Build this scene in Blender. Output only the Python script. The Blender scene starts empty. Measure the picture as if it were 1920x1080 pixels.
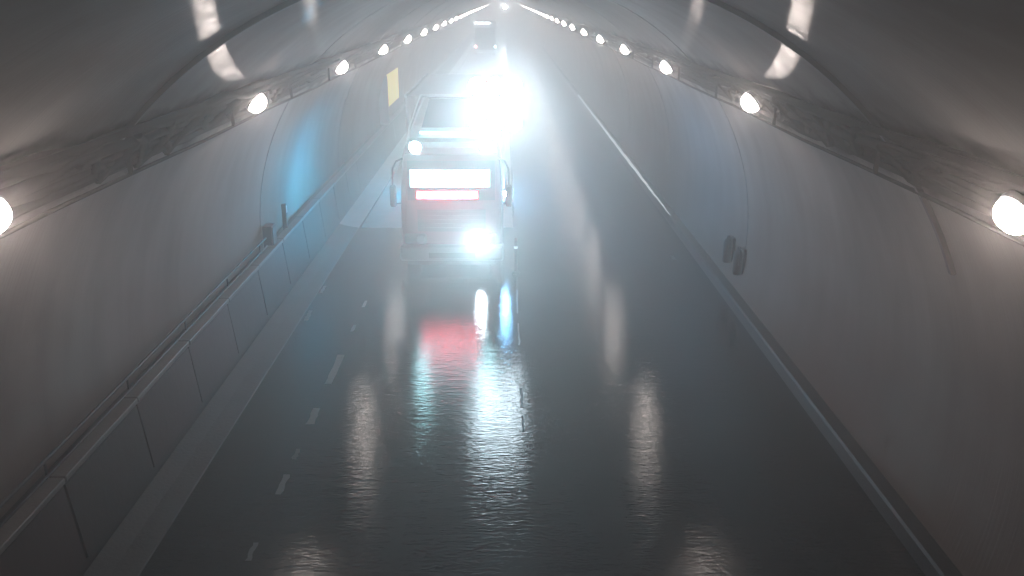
import bpy, math, random
from mathutils import Vector, Matrix
random.seed(7)
S = bpy.context.scene
COL = S.collection

# ---------------------------------------------------------------- camera, world, exposure
H_CAM = 6.2
PITCH, YAW = math.radians(18.778), math.radians(0.5085)
cam_data = bpy.data.cameras.new('camera')
cam = bpy.data.objects.new('camera', cam_data)
COL.objects.link(cam)
cam.location = (0, 0, H_CAM)
cam.rotation_euler = (math.radians(90) - PITCH, 0, -YAW)
cam_data.sensor_width = 36.0
cam_data.lens = 36.0 * 1600.0 / 1920.0
cam_data.clip_start = 0.05
cam_data.clip_end = 2000
S.camera = cam
W = bpy.data.worlds.new('World')
S.world = W
W.use_nodes = True
W.node_tree.nodes['Background'].inputs[0].default_value = (0.01, 0.012, 0.02, 1)
W.node_tree.nodes['Background'].inputs[1].default_value = 0.05
S.view_settings.view_transform = 'Standard'
S.view_settings.look = 'None'
S.view_settings.gamma = 1
S.view_settings.use_curve_mapping = False
S.view_settings.exposure = 0.0
cy = S.cycles
cy.use_denoising = True
cy.max_bounces = 6
cy.diffuse_bounces = 3
cy.glossy_bounces = 3
cy.volume_bounces = 1
cy.sample_clamp_indirect = 6.0
cy.caustics_reflective = False
cy.caustics_refractive = False
cy.use_light_tree = True

LAMP_L = 80.0        # radiance of the tunnel lamps' lenses
FOG = 0.0225           # scattering per metre
PITCH_L = 7.15        # spacing of the lamps along the tunnel
TUN_END = 430.0

# ---------------------------------------------------------------- mesh helpers
class MB:
    def __init__(s): s.v = []; s.f = []; s.smooth = []
    def add(s, verts, faces, smooth=False):
        n = len(s.v)
        s.v += [tuple(p) for p in verts]
        s.f += [tuple(i + n for i in f) for f in faces]
        s.smooth += [smooth] * len(faces)
        return s
    def box(s, x0, x1, y0, y1, z0, z1, bev=0.0):
        if bev <= 0:
            p = [(x0,y0,z0),(x1,y0,z0),(x1,y1,z0),(x0,y1,z0),(x0,y0,z1),(x1,y0,z1),(x1,y1,z1),(x0,y1,z1)]
            return s.add(p, [(0,3,2,1),(4,5,6,7),(0,1,5,4),(1,2,6,5),(2,3,7,6),(3,0,4,7)])
        b = min(bev, (x1-x0)*.45, (y1-y0)*.45, (z1-z0)*.45)
        def ring(z, i):
            a0, a1, c0, c1 = x0+i, x1-i, y0+i, y1-i
            o = b * .99 if i == 0 else 0
            if i == 0:
                return [(x0+b,y0,z),(x1-b,y0,z),(x1,y0+b,z),(x1,y1-b,z),(x1-b,y1,z),(x0+b,y1,z),(x0,y1-b,z),(x0,y0+b,z)]
            return [(x0+b,y0+i,z),(x1-b,y0+i,z),(x1-i,y0+b,z),(x1-i,y1-b,z),(x1-b,y1-i,z),(x0+b,y1-i,z),(x0+i,y1-b,z),(x0+i,y0+b,z)]
        return s.loft([ring(z0, b*.7), ring(z0+b, 0), ring(z1-b, 0), ring(z1, b*.7)], cap=True)
    def loft(s, rings, cap=True, smooth=False, closed=True):
        n = len(rings[0]); v = [p for r in rings for p in r]; f = []
        for i in range(len(rings)-1):
            for j in range(n if closed else n-1):
                k = (j+1) % n
                f.append((i*n+j, i*n+k, (i+1)*n+k, (i+1)*n+j))
        s.add(v, f, smooth)
        if cap:
            s.add(rings[0][::-1], [tuple(range(n))]); s.add(rings[-1], [tuple(range(n))])
        return s
    def tube(s, pts, r, n=8, cap=True, smooth=True):
        pts = [Vector(p) for p in pts]; rings = []
        for i, p in enumerate(pts):
            t = (pts[min(i+1, len(pts)-1)] - pts[max(i-1, 0)]).normalized()
            a = t.cross(Vector((0,0,1)))
            if a.length < 1e-3: a = t.cross(Vector((1,0,0)))
            a.normalize(); b = a.cross(t)
            rr = r[i] if isinstance(r, (list, tuple)) else r
            rings.append([p + a*math.cos(q)*rr + b*math.sin(q)*rr for q in [2*math.pi*j/n for j in range(n)]])
        return s.loft(rings, cap, smooth)
    def lathe(s, prof, o, axis, n=20, smooth=True):
        """prof: (radius, distance along axis) pairs"""
        o = Vector(o); t = Vector(axis).normalized()
        a = t.cross(Vector((0,0,1)))
        if a.length < 1e-3: a = t.cross(Vector((1,0,0)))
        a.normalize(); b = a.cross(t)
        rings = [[o + t*d + a*math.cos(q)*r + b*math.sin(q)*r for q in [2*math.pi*j/n for j in range(n)]] for r, d in prof]
        return s.loft(rings, True, smooth)
    def build(s, name, mat, parent=None, kind=None):
        me = bpy.data.meshes.new(name)
        me.from_pydata(s.v, [], s.f)
        me.polygons.foreach_set('use_smooth', s.smooth)
        me.materials.append(mat)
        me.update()
        import bmesh
        bm = bmesh.new(); bm.from_mesh(me); bmesh.ops.recalc_face_normals(bm, faces=bm.faces[:]); bm.to_mesh(me); bm.free()
        return link(name, me, parent, kind)

def link(name, me, parent=None, kind=None):
    o = bpy.data.objects.new(name, me)
    COL.objects.link(o)
    if parent: o.parent = parent
    if kind: o['kind'] = kind
    return o

def tag(o, label, cat, group=None):
    o['label'] = label; o['category'] = cat
    if group: o['group'] = group
    return o

def thing(name, label, cat, loc=(0,0,0), group=None, rz=0):
    o = bpy.data.objects.new(name, None)
    COL.objects.link(o); o.location = loc; o.rotation_euler = (0, 0, rz)
    o.empty_display_size = .2
    return tag(o, label, cat, group)

def copy_tree(o, parent=None):
    c = o.copy(); COL.objects.link(c)
    if parent: c.parent = parent
    for ch in list(o.children): copy_tree(ch, c)
    return c

# ---------------------------------------------------------------- materials
def mat(name, col, rough=.6, metal=0, noise=0, nscale=3, bump=0, bscale=20, emit=None, estr=0, spec=.5, coat=0, stretch=None):
    m = bpy.data.materials.new(name); m.use_nodes = True
    nt = m.node_tree; N = nt.nodes; L = nt.links
    b = N['Principled BSDF']
    b.inputs['Base Color'].default_value = (*col, 1)
    b.inputs['Roughness'].default_value = rough
    b.inputs['Metallic'].default_value = metal
    b.inputs['Specular IOR Level'].default_value = spec
    b.inputs['Coat Weight'].default_value = coat
    if emit:
        b.inputs['Emission Color'].default_value = (*emit, 1)
        b.inputs['Emission Strength'].default_value = estr
    tc = N.new('ShaderNodeTexCoord'); vec = tc.outputs['Object']
    if stretch:
        mp = N.new('ShaderNodeMapping'); mp.inputs['Scale'].default_value = stretch
        L.new(vec, mp.inputs['Vector']); vec = mp.outputs['Vector']
    if noise:
        n = N.new('ShaderNodeTexNoise'); n.inputs['Scale'].default_value = nscale; n.inputs['Detail'].default_value = 6
        L.new(vec, n.inputs['Vector'])
        mx = N.new('ShaderNodeMix'); mx.data_type = 'RGBA'
        mx.inputs[6].default_value = (*[c*(1-noise) for c in col], 1); mx.inputs[7].default_value = (*[min(1, c*(1+noise)) for c in col], 1)
        L.new(n.outputs['Fac'], mx.inputs[0]); L.new(mx.outputs[2], b.inputs['Base Color'])
    if bump:
        n2 = N.new('ShaderNodeTexNoise'); n2.inputs['Scale'].default_value = bscale; n2.inputs['Detail'].default_value = 4
        L.new(vec, n2.inputs['Vector'])
        bp = N.new('ShaderNodeBump'); bp.inputs['Strength'].default_value = bump; bp.inputs['Distance'].default_value = .02
        L.new(n2.outputs['Fac'], bp.inputs['Height']); L.new(bp.outputs['Normal'], b.inputs['Normal'])
    return m

def road_material():
    m = bpy.data.materials.new('wet_asphalt'); m.use_nodes = True
    nt = m.node_tree; N = nt.nodes; L = nt.links; b = N['Principled BSDF']
    tc = N.new('ShaderNodeTexCoord')
    def noise(scale, det, st=(1,1,1)):
        mp = N.new('ShaderNodeMapping'); mp.inputs['Scale'].default_value = st
        L.new(tc.outputs['Object'], mp.inputs['Vector'])
        n = N.new('ShaderNodeTexNoise'); n.inputs['Scale'].default_value = scale; n.inputs['Detail'].default_value = det
        L.new(mp.outputs['Vector'], n.inputs['Vector']); return n.outputs['Fac']
    def ramp(sock, a, b_, c0, c1):
        r = N.new('ShaderNodeMapRange'); r.inputs[1].default_value = a; r.inputs[2].default_value = b_
        r.inputs[3].default_value = c0; r.inputs[4].default_value = c1
        L.new(sock, r.inputs[0]); return r.outputs[0]
    big = noise(.9, 6, (1, .2, 1)); fine = noise(9, 5)
    mx = N.new('ShaderNodeMix'); mx.data_type = 'RGBA'
    mx.inputs[6].default_value = (.014, .0125, .0125, 1); mx.inputs[7].default_value = (.038, .034, .034, 1)
    L.new(ramp(big, .2, .8, 0, 1), mx.inputs[0]); L.new(mx.outputs[2], b.inputs['Base Color'])
    sx = N.new('ShaderNodeSeparateXYZ'); L.new(tc.outputs['Object'], sx.inputs[0])
    tr = ramp(noise(1.6, 4, (1, .12, 1)), .3, .7, .05, .12)
    dry = ramp(sx.outputs['Y'], 7.0, 9.6, .20, 0)
    sm = N.new('ShaderNodeMath'); sm.operation = 'ADD'; L.new(tr, sm.inputs[0]); L.new(dry, sm.inputs[1])
    L.new(sm.outputs[0], b.inputs['Roughness'])
    b.inputs['Specular IOR Level'].default_value = .45
    # transverse tyre grooves across the lane and an aggregate grain
    groove = ramp(noise(1.0, 3, (1.6, 7, 1)), 0, 1, 0, .8); grain = noise(24, 4, (.32, 1, 1))
    ad = N.new('ShaderNodeMath'); ad.operation = 'MULTIPLY_ADD'; ad.inputs[1].default_value = .8
    L.new(grain, ad.inputs[0]); L.new(groove, ad.inputs[2])
    bp = N.new('ShaderNodeBump'); bp.inputs['Strength'].default_value = .28; bp.inputs['Distance'].default_value = .02
    L.new(ad.outputs[0], bp.inputs['Height']); L.new(bp.outputs['Normal'], b.inputs['Normal'])
    return m

def lining_material():
    m = bpy.data.materials.new('tunnel_concrete'); m.use_nodes = True
    nt = m.node_tree; N = nt.nodes; L = nt.links; b = N['Principled BSDF']
    tc = N.new('ShaderNodeTexCoord')
    def noise(scale, det, st=(1,1,1)):
        mp = N.new('ShaderNodeMapping'); mp.inputs['Scale'].default_value = st
        L.new(tc.outputs['Object'], mp.inputs['Vector'])
        n = N.new('ShaderNodeTexNoise'); n.inputs['Scale'].default_value = scale; n.inputs['Detail'].default_value = det
        L.new(mp.outputs['Vector'], n.inputs['Vector']); return n.outputs['Fac']
    big = noise(.35, 6, (1, .5, 1)); streak = noise(1.6, 5, (1, 1, .12))
    ad = N.new('ShaderNodeMath'); ad.operation = 'MULTIPLY_ADD'; ad.inputs[1].default_value = .5
    L.new(big, ad.inputs[0]); L.new(streak, ad.inputs[2])
    rp = N.new('ShaderNodeValToRGB'); e = rp.color_ramp.elements
    e[0].position = .45; e[0].color = (.235, .215, .205, 1); e[1].position = .95; e[1].color = (.33, .315, .31, 1)
    L.new(ad.outputs[0], rp.inputs[0])
    # smoke stains clinging to the wall along the cable trays, ragged edges; crown above painted darker as shade
    sx = N.new('ShaderNodeSeparateXYZ'); L.new(tc.outputs['Object'], sx.inputs[0])
    wob = N.new('ShaderNodeMath'); wob.operation = 'MULTIPLY_ADD'; wob.inputs[1].default_value = .55
    L.new(noise(2.3, 6, (1, .55, 1)), wob.inputs[0]); L.new(sx.outputs['Z'], wob.inputs[2])
    sb = N.new('ShaderNodeValToRGB'); q = sb.color_ramp; q.elements[0].position = 0; q.elements[1].position = 1
    mr = N.new('ShaderNodeMapRange'); mr.inputs[1].default_value = 4.4; mr.inputs[2].default_value = 5.7; L.new(wob.outputs[0], mr.inputs[0])
    for p, v in ((.10,0),(.27,1),(.66,1),(.80,.42)):
        el = q.elements.new(p); el.color = (v, v, v, 1)
    q.elements[0].color = (0,0,0,1); q.elements[-1].color = (.36,.36,.36,1)
    L.new(mr.outputs[0], sb.inputs[0])
    mxs = N.new('ShaderNodeMix'); mxs.data_type = 'RGBA'; mxs.inputs[7].default_value = (.026, .024, .024, 1)
    L.new(sb.outputs[0], mxs.inputs[0]); L.new(rp.outputs[0], mxs.inputs[6]); L.new(mxs.outputs[2], b.inputs['Base Color'])
    # brown road dirt thrown up on the lower walls
    dz = N.new('ShaderNodeMath'); dz.operation = 'MULTIPLY_ADD'; dz.inputs[1].default_value = 2.2
    L.new(noise(.8, 5, (1, .4, 1)), dz.inputs[0]); L.new(sx.outputs['Z'], dz.inputs[2])
    dr = N.new('ShaderNodeMapRange'); dr.inputs[1].default_value = 1.2; dr.inputs[2].default_value = 4.2; dr.inputs[3].default_value = 1; dr.inputs[4].default_value = 0
    L.new(dz.outputs[0], dr.inputs[0])
    mxd = N.new('ShaderNodeMix'); mxd.data_type = 'RGBA'; mxd.inputs[7].default_value = (.17, .118, .095, 1)
    L.new(dr.outputs[0], mxd.inputs[0]); L.new(mxs.outputs[2], mxd.inputs[6]); L.new(mxd.outputs[2], b.inputs['Base Color'])
    b.inputs['Roughness'].default_value = .8
    b.inputs['Specular IOR Level'].default_value = .08
    # thin film of water over the lining, broken by the shuttering ribs and by the soot
    fw = N.new('ShaderNodeMapRange'); fw.inputs[3].default_value = .6; fw.inputs[4].default_value = .02
    L.new(sb.outputs[0], fw.inputs[0]); 
    wet = N.new('ShaderNodeMapRange'); wet.inputs[1].default_value = 8.5; wet.inputs[2].default_value = 14.5; wet.inputs[3].default_value = 1; wet.inputs[4].default_value = .03
    wy = N.new('ShaderNodeMath'); wy.operation = 'MULTIPLY_ADD'; wy.inputs[1].default_value = 3
    L.new(noise(1.2, 3), wy.inputs[0]); L.new(sx.outputs['Y'], wy.inputs[2]); L.new(wy.outputs[0], wet.inputs[0])
    wm = N.new('ShaderNodeMath'); wm.operation = 'MULTIPLY'; L.new(fw.outputs[0], wm.inputs[0]); L.new(wet.outputs[0], wm.inputs[1])
    near = N.new('ShaderNodeMapRange'); near.inputs[1].default_value = 5.4; near.inputs[2].default_value = 7.4
    L.new(wy.outputs[0], near.inputs[0])
    wn = N.new('ShaderNodeMath'); wn.operation = 'MULTIPLY'; L.new(wm.outputs[0], wn.inputs[0]); L.new(near.outputs[0], wn.inputs[1])
    L.new(wn.outputs[0], b.inputs['Coat Weight'])
    b.inputs['Coat Roughness'].default_value = .10
    grain = noise(1.0, 2, (.9, 26, .9))
    bp = N.new('ShaderNodeBump'); bp.inputs['Strength'].default_value = .5; bp.inputs['Distance'].default_value = .02
    L.new(grain, bp.inputs['Height']); L.new(bp.outputs['Normal'], b.inputs['Coat Normal'])
    return m

M = dict(
    road=road_material(), lining=lining_material(),
    kerb=mat('kerb_concrete', (.06,.052,.05), .55, noise=.35, nscale=2.5, bump=.3),
    lane=mat('lit_lane_tone', (.30,.295,.29), .32, noise=.3, nscale=1.5, bump=.2, bscale=12),  # pale tone carries the lit look of the road behind the cab
    coping=mat('coping_concrete', (.17,.155,.15), .5, noise=.2, nscale=4, bump=.2),
    panel=mat('grimy_panel', (.05,.042,.039), .6, noise=.35, nscale=1.6, bump=.25, bscale=8),
    panel_red=mat('rust_smeared_panel', (.065,.043,.04), .6, noise=.4, nscale=1.4, bump=.25, bscale=8),
    rail=mat('dark_painted_steel', (.05,.05,.055), .45, .3),
    steel=mat('galvanised_steel', (.30,.30,.31), .45, .7, noise=.25),
    joint=mat('joint_rubber', (.035,.035,.04), .55, noise=.3),
    seam=mat('grey_joint_filler', (.17,.165,.165), .5, noise=.3),
    cable=mat('sooty_cable', (.009,.008,.008), .9, noise=.5, nscale=6, spec=.08),
    tray=mat('sooty_tray_steel', (.012,.011,.011), .9, 0, noise=.4, nscale=5, spec=.1),
    housing=mat('lamp_housing', (.12,.12,.125), .5, .4),
    lens=mat('lamp_lens_lit', (.8,.8,.8), .3, emit=(1,.86,.79), estr=LAMP_L),
    paint=mat('worn_white_paint', (.12,.12,.117), .4, noise=.35, nscale=14, bump=.2),
    glow_line=mat('kerb_line_glow', (.85,.85,.85), .22, noise=.1, nscale=10, coat=.8, bump=.25, bscale=14, emit=(.86,.94,1), estr=.9),  # emission imitates light caught by the kerb line
    tar=mat('tar_seal', (.012,.012,.013), .5, noise=.3, bump=.3, bscale=30),
    red=mat('truck_red_paint', (.13,.022,.028), .45, noise=.3, nscale=2, coat=.4),
    white=mat('truck_white_paint', (.62,.62,.63), .38, noise=.1, nscale=2, coat=.2),
    black=mat('black_plastic', (.02,.02,.022), .5),
    rubber=mat('tyre_rubber', (.018,.018,.018), .8, bump=.3, bscale=40),
    chrome=mat('bright_metal', (.6,.6,.62), .2, 1),
    glass=mat('dark_window_glass', (.02,.025,.03), .06, spec=.6),
    mirror=mat('mirror_glass', (.7,.72,.75), .05, 1),
    headlight=mat('headlamp_lit', (.8,.8,.8), .2, emit=(.80,.93,1), estr=260),
    dimlight=mat('headlamp_dim', (.10,.10,.11), .2, emit=(.7,.85,1), estr=.02),
    flood=mat('floodlight_lit', (.8,.8,.8), .2, emit=(.72,.90,1), estr=40),
    glowwhite=mat('cool_glow_lit', (.8,.8,.8), .3, emit=(.36,.90,1), estr=10),
    ledcyan=mat('cyan_marker_lit', (.5,.8,.8), .3, emit=(.45,.92,1), estr=90),
    ledred=mat('red_led_lit', (.6,.05,.05), .3, emit=(1,.05,.09), estr=45),
    ledblue=mat('blue_beacon_lit', (.05,.2,.6), .3, emit=(.03,.52,.95), estr=6000),
    ledblue2=mat('pale_blue_beacon_lit', (.2,.4,.6), .3, emit=(.18,.55,1), estr=4000),
    farled=mat('far_marker_lit', (.8,.8,.8), .3, emit=(.85,.95,1), estr=70),
    signal=mat('signal_lit', (.8,.8,.8), .3, emit=(.95,.97,1), estr=2500),
    redmark=mat('red_marker_lit', (.6,.1,.1), .3, emit=(1,.25,.3), estr=150),
    yellow=mat('yellow_sign_lit', (.75,.55,.08), .4, emit=(1,.82,.32), estr=1.0),
    grey=mat('grey_enamel', (.16,.16,.17), .45, .2, noise=.2),
    extin=mat('dull_red_enamel', (.016,.008,.008), .45, noise=.2),
    orange=mat('orange_plastic', (.03,.015,.012), .5),
    reflect=mat('reflective_sheet', (.75,.75,.75), .3),
    container=mat('cargo_panel_paint', (.36,.30,.31), .45, noise=.15, nscale=3),
)

nt = M['yellow'].node_tree; pb = nt.nodes['Principled BSDF']
tc = nt.nodes.new('ShaderNodeTexCoord'); mp = nt.nodes.new('ShaderNodeMapping'); mp.inputs['Scale'].default_value = (1, 2.2, .35)
nz = nt.nodes.new('ShaderNodeTexNoise'); nz.inputs['Scale'].default_value = 2.0; nz.inputs['Detail'].default_value = 4
rp = nt.nodes.new('ShaderNodeValToRGB'); rp.color_ramp.elements[0].position = .35; rp.color_ramp.elements[0].color = (.60,.38,.04,1); rp.color_ramp.elements[1].position = .65; rp.color_ramp.elements[1].color = (1,.85,.30,1)
nt.links.new(tc.outputs['Object'], mp.inputs[0]); nt.links.new(mp.outputs[0], nz.inputs['Vector']); nt.links.new(nz.outputs['Fac'], rp.inputs[0]); nt.links.new(rp.outputs[0], pb.inputs['Emission Color'])
# ---------------------------------------------------------------- the tunnel
ZC, R = 1.44, 5.16
ROAD_L, ROAD_R = -4.15, 4.76
def wall_x(z): return math.sqrt(R*R - (z-ZC)**2)

m = MB(); ys = [-14, 0, 20, 60, 130, TUN_END]
m.loft([[(x, y, 0) for x in (ROAD_L, -2, .3, 2.5, ROAD_R)] for y in ys], cap=False, closed=False)
road = m.build('road', M['road'], kind='structure')
m = MB(); m.add([(-40,-40,-.35),(40,-40,-.35),(40,TUN_END+60,-.35),(-40,TUN_END+60,-.35)], [(0,1,2,3)])
m.build('ground', M['kerb'], kind='structure')

a0 = math.asin(ZC/R) ; arc = []
NA = 56
for i in range(NA+1):
    a = -a0 - .04 + (math.pi + 2*a0 + .08) * i/NA
    arc.append((R*math.cos(a), ZC + R*math.sin(a)))
arc_o = [(x*1.07, ZC + (z-ZC)*1.07) for x, z in arc]
m = MB()
loop = arc + arc_o[::-1]
yy = [-14, 0, 8.5, 17.5, 26.4, 60, 130, 260, TUN_END]
m.loft([[(x, y, z) for x, z in loop] for y in yy], cap=False, smooth=True)
lining = m.build('tunnel_lining', M['lining'], kind='structure')
# the two ends beyond sight are closed off by the dark of the bore
m = MB(); m.add([(x, TUN_END, z) for x, z in arc], [tuple(range(len(arc)))])
m.build('bore_end', M['joint'], kind='structure')
m = MB(); m.add([(x, -14, z) for x, z in arc], [tuple(range(len(arc)))])
m.build('bore_end', M['joint'], kind='structure')

def hoop(y, w, t, a1=-.10, a2=math.pi+.10):
    m = MB(); rings = []
    for i in range(65):
        a = a1 + (a2 - a1) * i/64
        c, s_ = math.cos(a), math.sin(a)
        rings.append([((R+.01)*c, y-w, ZC+(R+.01)*s_), ((R-t)*c, y-w*.6, ZC+(R-t)*s_), ((R-t)*c, y+w*.6, ZC+(R-t)*s_), ((R+.01)*c, y+w, ZC+(R+.01)*s_)])
    m.loft(rings, cap=False)
    return m
for i in range(14):
    y = 8.55 + i*8.95
    (hoop(y, .05, .05, .40, math.pi-.72) if i == 0 else hoop(y, .016, .014)).build('joint_strip', M['joint'] if i == 0 else M['seam'], lining)

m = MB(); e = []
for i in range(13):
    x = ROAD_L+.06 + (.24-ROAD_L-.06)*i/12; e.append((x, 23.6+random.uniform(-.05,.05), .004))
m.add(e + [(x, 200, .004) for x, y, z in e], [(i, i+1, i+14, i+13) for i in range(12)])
m.build('lit_tone_lane', M['lane'], kind='structure')  # light on the road behind the cab, painted as a paler lane
# right kerb
m = MB(); m.loft([[(ROAD_R, y, -.02), (ROAD_R+.03, y, .17), (ROAD_R+.06, y, .2), (wall_x(.2)+.02, y, .21), (wall_x(0)+.05, y, -.02)] for y in (-14, 40, 150, TUN_END)])
m.build('kerb', M['kerb'], kind='structure')
# left shoulder strip, sloping up from the road to the duct wall
def shoulder(ys, mt):
    m = MB(); m.loft([[(ROAD_L, y, -.02), (ROAD_L-.02, y, .006), (ROAD_L-.30, y, .05), (-4.70, y, .12), (-4.70, y, -.02)] for y in ys])
    return m.build('shoulder_strip', M[mt], kind='structure')
shoulder((-14, 10, 23.6), 'kerb'); shoulder((23.61, 60, 150, TUN_END), 'lane')  # far shoulder takes the same painted lit tone as the lane

# left service-duct wall: body, face panels, coping slabs
duct = thing('service_duct_wall', 'low grimy duct wall with pale coping along the left tunnel wall', 'wall', (0,0,0))
FX0, FX1, FZ = -4.735, -4.86, 1.17
m = MB(); m.loft([[(FX0, y, 0), (FX1, y, FZ), (-wall_x(FZ)-.02, y, FZ), (-wall_x(0)-.02, y, 0)] for y in (-14, 60, 200, TUN_END)])
m.build('duct_body', M['panel'], duct)
def face_panel(L_):
    m = MB(); g = .012; t = .022
    def q(z, out): 
        k = (z)/FZ; return FX0 + (FX1-FX0)*k + out
    z0, z1 = .19, FZ-.02
    pts = []
    for y in (g, L_-g):
        pts += [(q(z0,0), y, z0), (q(z0,t), y+(.01 if y==g else -.01), z0+.015), (q(z1,t), y+(.01 if y==g else -.01), z1-.015), (q(z1,0), y, z1)]
    m.add(pts, [(0,1,2,3),(7,6,5,4),(0,4,5,1),(1,5,6,2),(2,6,7,3)])
    return m
PL = 1.95
p0 = face_panel(PL).build('panel', M['panel'], duct)
p0r = None
for i in range(-3, 40):
    y = i*PL + .4
    if i == -3: o = p0
    else:
        o = p0.copy(); COL.objects.link(o); o.parent = duct
        if i in (5, 6, 3):
            if p0r is None:
                p0r = p0.data.copy(); p0r.materials[0] = M['panel_red']
            o.data = p0r
    o.location = (random.uniform(-.008, .008), y, random.uniform(-.006, .006))
m = MB()
far = MB()
cop = None
for i in range(-3, 40):
    y = i*PL + .4
    if cop is None:
        cop = MB().box(FX1-.13, FX1+.055, .008, PL-.008, FZ+.003, FZ+.075, .012).build('coping', M['coping'], duct); o = cop
    else:
        o = cop.copy(); COL.objects.link(o); o.parent = duct
    o.location = (random.uniform(-.006, .006), y, random.uniform(0, .006))
far.box(FX1-.13, FX1+.055, 40*PL+.4, TUN_END-1, FZ+.003, FZ+.075).build('coping', M['coping'], duct)

# hand rail on the duct wall
hr = thing('hand_rail', 'thin dark hand rail on short posts above the left duct wall', 'railing', (-5.0, 0, FZ))
RAIL_END = 17.3
m = MB().tube([(0, y, .27) for y in (-10, -4, 0, 4, 8, 12, RAIL_END)], .022); m.build('rail', M['rail'], hr)
m = MB().tube([(.015, y, .10) for y in (-10, -4, 0, 4, 8, 12, RAIL_END)], .016); m.build('lower_rail', M['rail'], hr)
post = MB().box(-.012, .012, -.012, .012, -.01, .27).build('post', M['rail'], hr)
for i in range(13):
    o = post if i == 0 else post.copy()
    if i: COL.objects.link(o); o.parent = hr
    o.location = (0, -9 + i*2.15, 0)

# ---------------------------------------------------------------- road marks
def dash(name, x, y, L_, w, z, mt, jag=.014):
    m = MB(); n = 7; l = []; r = []
    for i in range(n):
        t = i/(n-1)
        l.append((x - w/2 + random.uniform(-jag, jag), y + L_*t, z)); r.append((x + w/2 + random.uniform(-jag, jag), y + L_*t, z))
    m.add(l + r, [(i, i+n, i+n+1, i+1) for i in range(n-1)])
    return m.build(name, mt, road)
for (y, L_, w) in [(8.4,.35,.06),(9.8,.5,.09),(10.7,.3,.07),(11.75,.55,.12),(13.2,1.25,.13),(15.6,.35,.07),(17.0,.4,.06)]:
    dash('worn_lane_mark', -3.0, y, L_, w, .004, M['paint'])
for (x, y, L_, w) in [(-4.05,16.2,.6,.09),(-4.08,17.9,.5,.08),(4.25,20.4,.35,.09)]:
    dash('worn_edge_mark', x, y, L_, w, .004, M['paint'])
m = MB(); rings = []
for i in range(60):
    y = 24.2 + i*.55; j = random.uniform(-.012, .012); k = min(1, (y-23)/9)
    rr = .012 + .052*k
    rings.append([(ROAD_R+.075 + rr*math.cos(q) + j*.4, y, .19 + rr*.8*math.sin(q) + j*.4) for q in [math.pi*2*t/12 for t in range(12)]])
m.loft(rings, smooth=True); tag(m.build('kerb_glow_line', M['glow_line']), 'thin white line with added glow along the far right kerb', 'kerb line')  # no lamp: bead given its own glow to imitate a bright glint
for (y, L_, w) in [(11.5,.5,.035),(12.3,.7,.05),(14.9,1.1,.03),(16.6,1.5,.035),(25,9,.05)]:
    dash('tar_seam', .27, y, L_, w, .004, M['tar'], .012)

# ---------------------------------------------------------------- cable trays above the lamps
TZ = 4.72
def tray(side, label):
    t = thing('cable_tray', label, 'cable tray', (0, 0, 0), 'cable trays behind the lamps')
    rnd = random.Random(11 + side)
    def pt(z, off): return side*(wall_x(z) - off), z
    for z in (4.52, 4.98):
        x, _ = pt(z, .10)
        MB().box(min(x, x-side*.03), max(x, x-side*.03), -12, 330, z-.03, z+.03).build('tray_rail', M['tray'], t)
    ys = [-12 + i*.75 for i in range(160)] + [108 + i*6 for i in range(37)]
    for k in range(8):
        z0 = 4.55 + k*.058
        ph = rnd.uniform(0, 9); pts = []; rr = []
        for y in ys:
            amp = .045 if y < 60 else .02
            near = (y / PITCH_L) % 1.0
            z = z0 + amp*(math.sin(y*1.1+ph) + .7*math.sin(y*2.9+ph*2)) + rnd.uniform(-.02, .02) - (.03 if k == 0 else 0)*abs(math.sin(y*.4))
            off = .06 + .03*math.sin(y*.8+ph*1.7) + .02*k/8
            x, _ = pt(z, off)
            pts.append((x, y, z)); rr.append(.040 + .014*math.sin(y*.6+ph*3))
        MB().tube(pts, rr, 6).build('cable', M['cable'], t)
    # bundles of slack cable hanging on the tray
    for k in range(7):
        y0 = 7.6 + k*1.15 + rnd.uniform(-.3, .3); pts = []
        for i in range(9):
            u = i/8; z = 4.78 + .12*math.sin(u*math.pi*2+k) - .24*math.sin(u*math.pi)*rnd.uniform(.3, 1)
            x, _ = pt(z, .12); pts.append((x, y0 + u*1.3, z))
        MB().tube(pts, .045, 6).build('slack_cable', M['cable'], t)
    x, _ = pt(4.30, .05)
    MB().tube([(x, y, 4.30 + .012*math.sin(y*.9)) for y in range(-12, 120, 2)], .022, 6).build('conduit', M['tray'], t)
    br = None
    for i in range(26):
        y = -9 + i*PITCH_L/2
        if br is None:
            x, _ = pt(4.75, .03); br = MB().box(min(x,x-side*.04), max(x,x-side*.04), -.02, .02, 4.45, 5.03).build('bracket', M['tray'], t); o = br
        else:
            o = br.copy(); COL.objects.link(o); o.parent = t
        o.location = (0, y, 0)
    return t
tray(-1, 'long sooty cable tray with slack cables behind the left row of lamps')
tray(1, 'long sooty cable tray with slack cables behind the right row of lamps')

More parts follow.
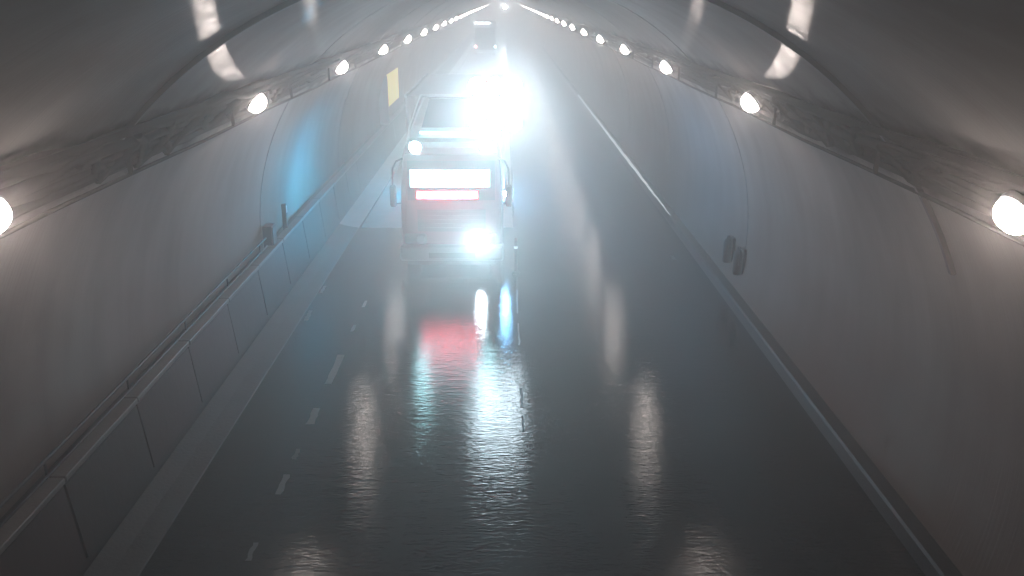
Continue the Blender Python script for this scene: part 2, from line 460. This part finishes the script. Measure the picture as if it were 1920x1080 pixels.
# ---------------------------------------------------------------- tunnel lamps
ORD = ['first','second','third','fourth','fifth','sixth','seventh','eighth','ninth','tenth','eleventh','twelfth']
def lamp_proto(side):
    t = thing('tunnel_lamp', '', 'lamp', (0,0,0))
    ax = Vector((-side*.78, -.12, -.62)).normalized()
    MB().lathe([(.06,-.16),(.13,-.13),(.165,-.05),(.175,0),(.16,.012)], (0,0,0), ax, 18).build('housing', M['housing'], t)
    MB().lathe([(.16,.013),(.155,.05),(.135,.10),(.10,.135),(.05,.155),(.01,.16)], (0,0,0), ax, 18).build('lens', M['lens'], t)
    back = -ax*.14
    MB().tube([back, back + Vector((side*.10, 0, .16)), back + Vector((side*.12, 0, .30))], .02, 6).build('bracket', M['tray'], t)
    return t
NL = 56
for side, word in ((-1, 'left'), (1, 'right')):
    proto = lamp_proto(side)
    for k in range(0, NL):
        o = proto if k == 0 else copy_tree(proto)
        y = 6.12 + PITCH_L*k
        o.location = (side*3.80, y, 4.70)
        n = k  # index among those in view
        if k < 12:
            lb = 'lit round tunnel lamp on the %s wall, %s from the camera' % (word, ORD[k])
        else: lb = 'tiny far lamp in the bright dotted line on the %s wall' % word
        tag(o, lb, 'lamp', 'lamps along the %s tunnel wall' % word)

def spot(name, parent, loc, world, watts, half=11, up=0.0, col=(.66,.85,1)):
    ld = bpy.data.lights.new(name, 'SPOT'); ld.energy = watts; ld.color = col
    ld.spot_size = math.radians(half*2); ld.spot_blend = .8; ld.shadow_soft_size = .10
    o = bpy.data.objects.new(name, ld); COL.objects.link(o); o.parent = parent
    o.location = loc
    o.rotation_euler = Vector((0, -1, .10 + (.15 if 'head' in name else 0))).to_track_quat('-Z', 'Y').to_euler()
    return o
# ---------------------------------------------------------------- the truck facing the camera
# built with its front at y = 0 looking towards -Y, x centred
TX, TY = -1.245, 19.55
truck = thing('red_truck', 'red cab-over truck with glaring white floodlights driving towards the camera', 'truck', (TX, TY, 0))
HW = 1.20
def cab_ring(z, hw, yf, yb, r=.10):
    return [(-hw, yb, z), (-hw, yf+r*1.6, z), (-hw+r*.35, yf+r*.5, z), (-hw+r*1.3, yf+.015, z), (0, yf-.03, z), (hw-r*1.3, yf+.015, z), (hw-r*.35, yf+r*.5, z), (hw, yf+r*1.6, z), (hw, yb, z)]
CAB = [(.42,1.16,.05),(.60,1.20,.0),(1.55,1.20,.0),(1.66,1.20,.01),(2.72,1.14,.18),(2.90,1.10,.26),(2.99,1.02,.42)]
MB().loft([cab_ring(z, hw, yf, 2.0) for z, hw, yf in CAB], smooth=False).build('cab', M['red'], truck)
def on_front(z):      # front plane of the cab at height z
    for (z0,h0,y0),(z1,h1,y1) in zip(CAB, CAB[1:]):
        if z0 <= z <= z1: return y0 + (y1-y0)*(z-z0)/(z1-z0)
    return .05
def slab(x0, x1, z0, z1, t=.03, off=.0, mx=0):
    """a thin curved slab lying on the cab front"""
    rings = []
    xs = [x0 + (x1-x0)*i/6 for i in range(7)]
    def yat(x, z): return on_front(z) - .03 + .045*(abs(x)/1.07)**2 - off
    f = [(x, yat(x, z0)-t, z0) for x in xs] + [(x, yat(x, z1)-t, z1) for x in xs[::-1]]
    b = [(x, yat(x, z0)+.02, z0) for x in xs] + [(x, yat(x, z1)+.02, z1) for x in xs[::-1]]
    m = MB(); n = len(f); m.add(f+b, [(i, 13-i, 12-i, i+1) for i in range(6)] + [(i, (i+1)%n, (i+1)%n+n, i+n) for i in range(n)])
    return m
ws = slab(-1.02, 1.02, 1.72, 2.64, .015).build('windscreen', M['glass'], truck)
slab(-1.08, 1.08, 2.64, 2.78, .10).build('sun_visor', M['red'], truck)
slab(-.95, .90, 2.03, 2.42, .02, .012).build('windscreen_glare', M['glowwhite'], truck)  # glowing slab imitates white glare on the windscreen
slab(-.80, .62, 1.76, 1.93, .02, .014).build('red_light_strip', M['ledred'], truck)
for x0, x1 in ((-.75, -.05), (.1, .8)):
    w = MB(); w.tube([(x0, on_front(1.72)-.07, 1.70), (x0+.35, on_front(1.95)-.075, 1.95), (x1, on_front(2.0)-.075, 2.0)], .012, 5); w.build('wiper', M['black'], truck)
gr = slab(-.80, .80, .98, 1.50, .012).build('grille', M['black'], truck)
bar = None
for i in range(5):
    z = 1.04 + i*.10
    slab(-.78, .78, z, z+.035, .035, .0).build('grille_bar', M['black'], gr)
bump = MB().box(-1.23, 1.23, -.16, .25, .28, .66, .06).build('bumper', M['grey'], truck)
MB().box(-.55, .55, -.172, -.15, .36, .50, .0).build('air_intake', M['black'], bump)
MB().box(-1.05, 1.05, -.10, .2, .18, .275, .0).build('under_guard', M['black'], truck)
def headlight(x, lit):
    hl = MB().box(x-.26, x+.26, -.10, .06, .68, .92, .05).build('headlight', M['black'], truck)
    hl['label'] = 'lit headlight' if lit else 'unlit headlight'
    MB().lathe([(.11,0),(.11,.02),(.08,.035),(.02,.04)], (x-.13*(1 if x>0 else -1), -.10, .80), (0,-1,-.03), 16).build('lens', M['headlight'] if lit else M['dimlight'], hl)
    return hl
    MB().lathe([(.07,0),(.07,.02),(.03,.03)], (x+.11*(1 if x>0 else -1), -.10, .80), (0,-1,-.03), 12).build('lens', M['headlight'] if lit else M['dimlight'], hl)
    return hl
spot('headlight_beam', headlight(.80, True), (.67, -.16, .80), None, 850, col=(.50,.86,1)); headlight(-.86, False)
for s in (-1, 1):
    d = MB().box(s*1.2-.012 if s<0 else 1.2-.008, s*1.2+.008 if s<0 else 1.2+.012, .40, 1.45, .75, 1.68, 0).build('door', M['red'], truck)
    MB().box(min(s*1.212, s*1.235), max(s*1.212, s*1.235), 1.18, 1.36, 1.40, 1.44).build('handle', M['black'], d)
    m = MB(); xo = 1.2
    m.loft([[(s*(1.2-.058*(z-1.66)+t), y0, z) for t in (-.01, .015) for y0 in ()] or [(s*(1.203-.058*(z-1.66)), .52+.16*(z-1.7), z), (s*(1.203-.058*(z-1.66)), 1.40, z), (s*(1.19-.058*(z-1.66)), 1.40, z), (s*(1.19-.058*(z-1.66)), .52+.16*(z-1.7), z)] for z in (1.72, 2.55)])
    m.build('side_window', M['glass'], d)
    mr = MB().box(s*1.34-.075, s*1.34+.075, -.16, -.04, 1.60, 2.10, .035).build('mirror', M['black'], truck)
    MB().tube([(s*1.12, .12, 2.68), (s*1.25, -.02, 2.64), (s*1.33, -.10, 2.48), (s*1.34, -.10, 2.08)], .022, 6).build('mirror_arm', M['black'], mr)
    MB().tube([(s*1.19, .15, 1.62), (s*1.30, -.08, 1.66)], .018, 6).build('mirror_stay', M['black'], mr)
    MB().box(s*1.34-.062, s*1.34+.062, -.039, -.033, 1.64, 2.06).build('mirror_glass', M['mirror'], mr)
    # roof corner lamps
    cl = MB().lathe([(.07,.06),(.15,.04),(.165,0),(.15,-.01)], (s*.82, .20, 2.93), (0,1,.1), 14).build('roof_lamp', M['black'], truck)
    MB().lathe([(.14,-.012),(.125,-.04),(.07,-.06),(.01,-.066)], (s*.82, .20, 2.93), (0,1,.1), 14).build('lens', M['ledcyan'], cl)
    # blue side beacon on the cab flank
    bc = MB().box(min(s*1.205, s*1.245), max(s*1.205, s*1.245), 1.60, 1.80, 1.44, 1.58, .0).build('side_beacon', M['black'], truck)
    MB().box(min(s*1.246, s*1.275), max(s*1.246, s*1.275), 1.62, 1.78, 1.46, 1.56, .01).build('lens', M['ledblue' if s < 0 else 'ledblue2'], bc)
    MB().box(min(s*1.205, s*1.36), max(s*1.205, s*1.36), 1.58, 1.82, 1.585, 1.60).box(min(s*1.205, s*1.33), max(s*1.205, s*1.33), 1.58, 1.82, 1.425, 1.438).build('added_beam_baffle', M['black'], bc)  # plates added to trim the beacon's spread above and below
# sloped wind deflector on the roof with a bright lower edge
MB().loft([[(-1.0, .55, 3.0), (1.0, .55, 3.0), (1.05, .78, 3.0), (-1.05, .78, 3.0)],
           [(-.98, .50, 3.10), (.98, .50, 3.10), (1.05, .95, 3.10), (-1.05, .95, 3.10)],
           [(-.90, .70, 3.36), (.90, .70, 3.36), (1.02, 1.25, 3.36), (-1.02, 1.25, 3.36)],
           [(-.70, 1.85, 3.90), (.70, 1.85, 3.90), (.95, 1.98, 3.90), (-.95, 1.98, 3.90)]]).build('wind_deflector', M['container'], truck)
for s in (-1, 1):
    MB().tube([(s*1.02, .52, 3.06), (s*.98, .68, 3.30), (s*.80, 1.80, 3.93)], .035, 6).build('deflector_edge', M['white'], truck)
MB().tube([(-.80, 1.80, 3.93), (.80, 1.80, 3.93)], .035, 6).build('deflector_edge', M['white'], truck)
MB().loft([[(-.70,.62,3.32),(.70,.62,3.32),(.70,.70,3.32),(-.70,.70,3.32)],[(-.58,1.70,3.87),(.58,1.70,3.87),(.58,1.78,3.87),(-.58,1.78,3.87)]]).build('deflector_panel', M['glass'], truck)
MB().box(-.72, .72, .44, .50, 3.20, 3.25).build('marker_strip', M['glowwhite'], truck)
# cargo body
body = MB().box(-1.22, 1.22, 2.15, 8.6, 1.05, 3.88, .04).build('cargo_body', M['container'], truck)
for s in (-1, 1):
    rb = None
    for i in range(12):
        if rb is None:
            rb = MB().box(min(s*1.221, s*1.25), max(s*1.221, s*1.25), -.03, .03, 1.1, 3.82).build('side_rib', M['container'], body); o = rb
        else:
            o = rb.copy(); COL.objects.link(o); o.parent = body
        o.location = (0, 2.4 + i*.54, 0)
    MB().box(min(s*1.19, s*1.245), max(s*1.19, s*1.245), 2.13, 8.62, 3.84, 3.92).build('roof_rail', M['white'], body)
MB().box(-.45, .45, .6, 8.4, .62, 1.04).build('chassis', M['black'], truck)
def wheel(x, y, r=.50):
    w = bpy.data.objects.new('wheel', None); COL.objects.link(w); w.parent = truck; w.location = (x, y, r)
    s = 1 if x > 0 else -1
    MB().lathe([(.30,-.14),(.44,-.15),(r,-.10),(r,.10),(.44,.15),(.30,.14)], (0,0,0), (s,0,0), 24).build('tyre', M['rubber'], w)
    MB().lathe([(.29,-.12),(.29,.12),(.20,.10),(.12,.13),(.02,.14)], (0,0,0), (s,0,0), 20).build('rim', M['steel'], w)
for y in (.95, 5.9, 7.2):
    for x in (-1.02, 1.02): wheel(x, y)
# floodlight rack standing on the roof, right of centre as seen in the photo
rack = MB().tube([(.50,1.2,3.30),(.50,.60,4.35)], .025, 6).tube([(1.15,1.6,2.92),(1.15,.60,4.35)], .025, 6).tube([(.45,.60,4.30),(1.62,.60,4.30)], .025, 6).tube([(.45,.60,3.88),(1.62,.60,3.88)], .025, 6).build('lamp_rack', M['rail'], truck)
for x in (.62, 1.04, 1.46):
    for z in (3.46, 3.88, 4.30):
        fl = MB().lathe([(.06,.18),(.15,.15),(.20,.03),(.205,0),(.195,-.01)], (x, .40, z), (0,1,.08), 18).build('floodlight', M['black'], truck)
        ln = MB().lathe([(.19,-.012),(.17,-.03),(.10,-.045),(.01,-.05)], (x, .40, z), (0,1,.08), 18).build('lens', M['flood'], fl)
        if x == 1.04 and z == 3.88: spot('flood_beam', fl, (x, .33, z), None, 1500)

# ---------------------------------------------------------------- far truck and the lights at the end
ft = thing('far_truck', 'hazy far truck with two small lamps and a bright roof edge behind the floodlights', 'truck', (-2.15, 100, 0))
MB().loft([cab_ring(z, hw, yf, 1.9) for z, hw, yf in CAB]).build('cab', M['red'], ft)
slab(-1.0, 1.0, 1.72, 2.62, .02).build('windscreen', M['glass'], ft)
MB().box(-1.22, 1.22, -.15, .2, .3, .66, .05).build('bumper', M['white'], ft)
fb = MB().box(-1.25, 1.25, 2.0, 9, 1.0, 3.55, .04).build('cargo_body', M['white'], ft)
MB().box(-1.2, .55, 1.90, 1.99, 3.45, 3.56).build('roof_marker', M['farled'], fb)
for x, mt in ((-1.05, 'redmark'), (1.15, 'ledcyan')):
    h = MB().box(x-.16, x+.16, -.17, -.02, .88, 1.12, .03).build('headlight', M['black'], ft)
    MB().lathe([(.10,0),(.09,.03),(.03,.05)], (x, -.171, 1.0), (0,-1,0), 12).build('lens', M[mt], h)
for x in (-1.0, 1.0):
    for y in (.9, 6.6):
        w = bpy.data.objects.new('wheel', None); COL.objects.link(w); w.parent = ft; w.location = (x, y, .5)
        MB().lathe([(.3,-.14),(.5,-.1),(.5,.1),(.3,.14)], (0,0,0), (1,0,0), 18).build('tyre', M['rubber'], w)

sl = thing('overhead_signal', 'small dazzling white signal lamp hanging where the two lamp rows meet', 'signal lamp', (.15, 130, 0))
MB().box(-.40, .40, -.02, .22, 4.62, 5.30, .04).build('signal_box', M['housing'], sl)
MB().lathe([(.24,0),(.22,.05),(.12,.08),(.02,.09)], (0, -.021, 4.96), (0,-1,0), 16).build('lens', M['signal'], sl)
for x in (-.3, .3): MB().tube([(x, .1, 5.3), (x, .1, 6.62)], .03, 6).build('hanger', M['tray'], sl)

# ---------------------------------------------------------------- things along the walls
# yellow emergency sign box on the left wall
x = -wall_x(2.4)
sg = thing('emergency_sign', 'glowing yellow emergency sign box on the left wall before the truck', 'sign', (x, 35.6, 2.35))
MB().box(-.05, .32, -.08, .08, -1.1, .85, .02).build('sign_post', M['grey'], sg)
MB().box(.02, .26, .14, 4.0, -.50, .95, .04).build('sign_box', M['grey'], sg)
MB().box(.261, .285, .22, 3.92, -.42, .87, .0).build('sign_face', M['yellow'], sg)

def hydrant(name, x, y, s, label, grp):
    t = thing(name, label, 'fire extinguisher', (x, y, 0), grp)
    MB().lathe([(.02,.55),(.09,.57),(.10,.62),(.10,1.02),(.07,1.10),(.03,1.13),(.03,1.18)], (-s*.14, 0, 0), (0,0,1), 14).build('cylinder', M['extin'], t)
    MB().tube([(-s*.14,0,1.17),(-s*.14,-.10,1.20),(-s*.16,-.16,1.10),(-s*.16,-.12,.8)], .015, 6).build('hose', M['black'], t)
    MB().box(min(0,-s*.06), max(0,-s*.06), -.11, .11, .60, 1.14).build('bracket', M['rail'], t)
    return t
hydrant('fire_extinguisher', wall_x(.9)+.0, 18.35, 1, 'dark extinguisher on the right wall, the taller one farther from the camera', 'extinguishers on the right wall')
hydrant('fire_extinguisher', wall_x(.9)+.0, 17.45, 1, 'dark extinguisher on the right wall, the one nearer the camera', 'extinguishers on the right wall')
cb = thing('wall_cabinet', 'small dark cabinet on the duct wall where the left hand rail ends', 'cabinet', (-4.99, 17.55, FZ+.006))
MB().box(-.10, .10, -.16, .16, 0, .48, .015).build('cabinet_body', M['rail'], cb)
MB().box(.101, .115, -.14, .14, .03, .45, 0).build('cabinet_door', M['rail'], cb)
cb2 = thing('marker_post', 'short dark post on the left duct wall beside the blue glow', 'post', (-4.99, 18.9, FZ+.006))
MB().box(-.05, .05, -.05, .05, 0, .62, .01).build('post', M['rail'], cb2)
MB().box(.051, .058, -.04, .04, .42, .58, 0).build('reflector', M['reflect'], cb2)

# lane post on the centre line beside the truck
lp = thing('lane_post', 'slim dark lane post with pale band standing beside the truck', 'post', (.262, 19.3, 0))
MB().lathe([(.09,0),(.08,.05),(.05,.065)], (0,0,.005), (0,0,1), 16).build('base', M['black'], lp)
MB().lathe([(.042,.07),(.040,.86),(.02,.89)], (0,0,0), (0,0,1), 12).build('pole', M['orange'], lp)
MB().lathe([(.044,.62),(.044,.68)], (0,0,0), (0,0,1), 12).build('reflective_band', M['reflect'], lp)

# ---------------------------------------------------------------- the haze in the tunnel
hm = bpy.data.materials.new('haze'); hm.use_nodes = True
nt = hm.node_tree; nt.nodes.remove(nt.nodes['Principled BSDF'])
pv = nt.nodes.new('ShaderNodeVolumePrincipled')
pv.inputs['Color'].default_value = (1, .965, .95, 1)
pv.inputs['Density'].default_value = FOG
pv.inputs['Anisotropy'].default_value = .77
nt.links.new(pv.outputs['Volume'], nt.nodes['Material Output'].inputs['Volume'])
MB().box(-7, 7, -16, TUN_END+4, -1.4, 8).build('haze', hm, kind='stuff')
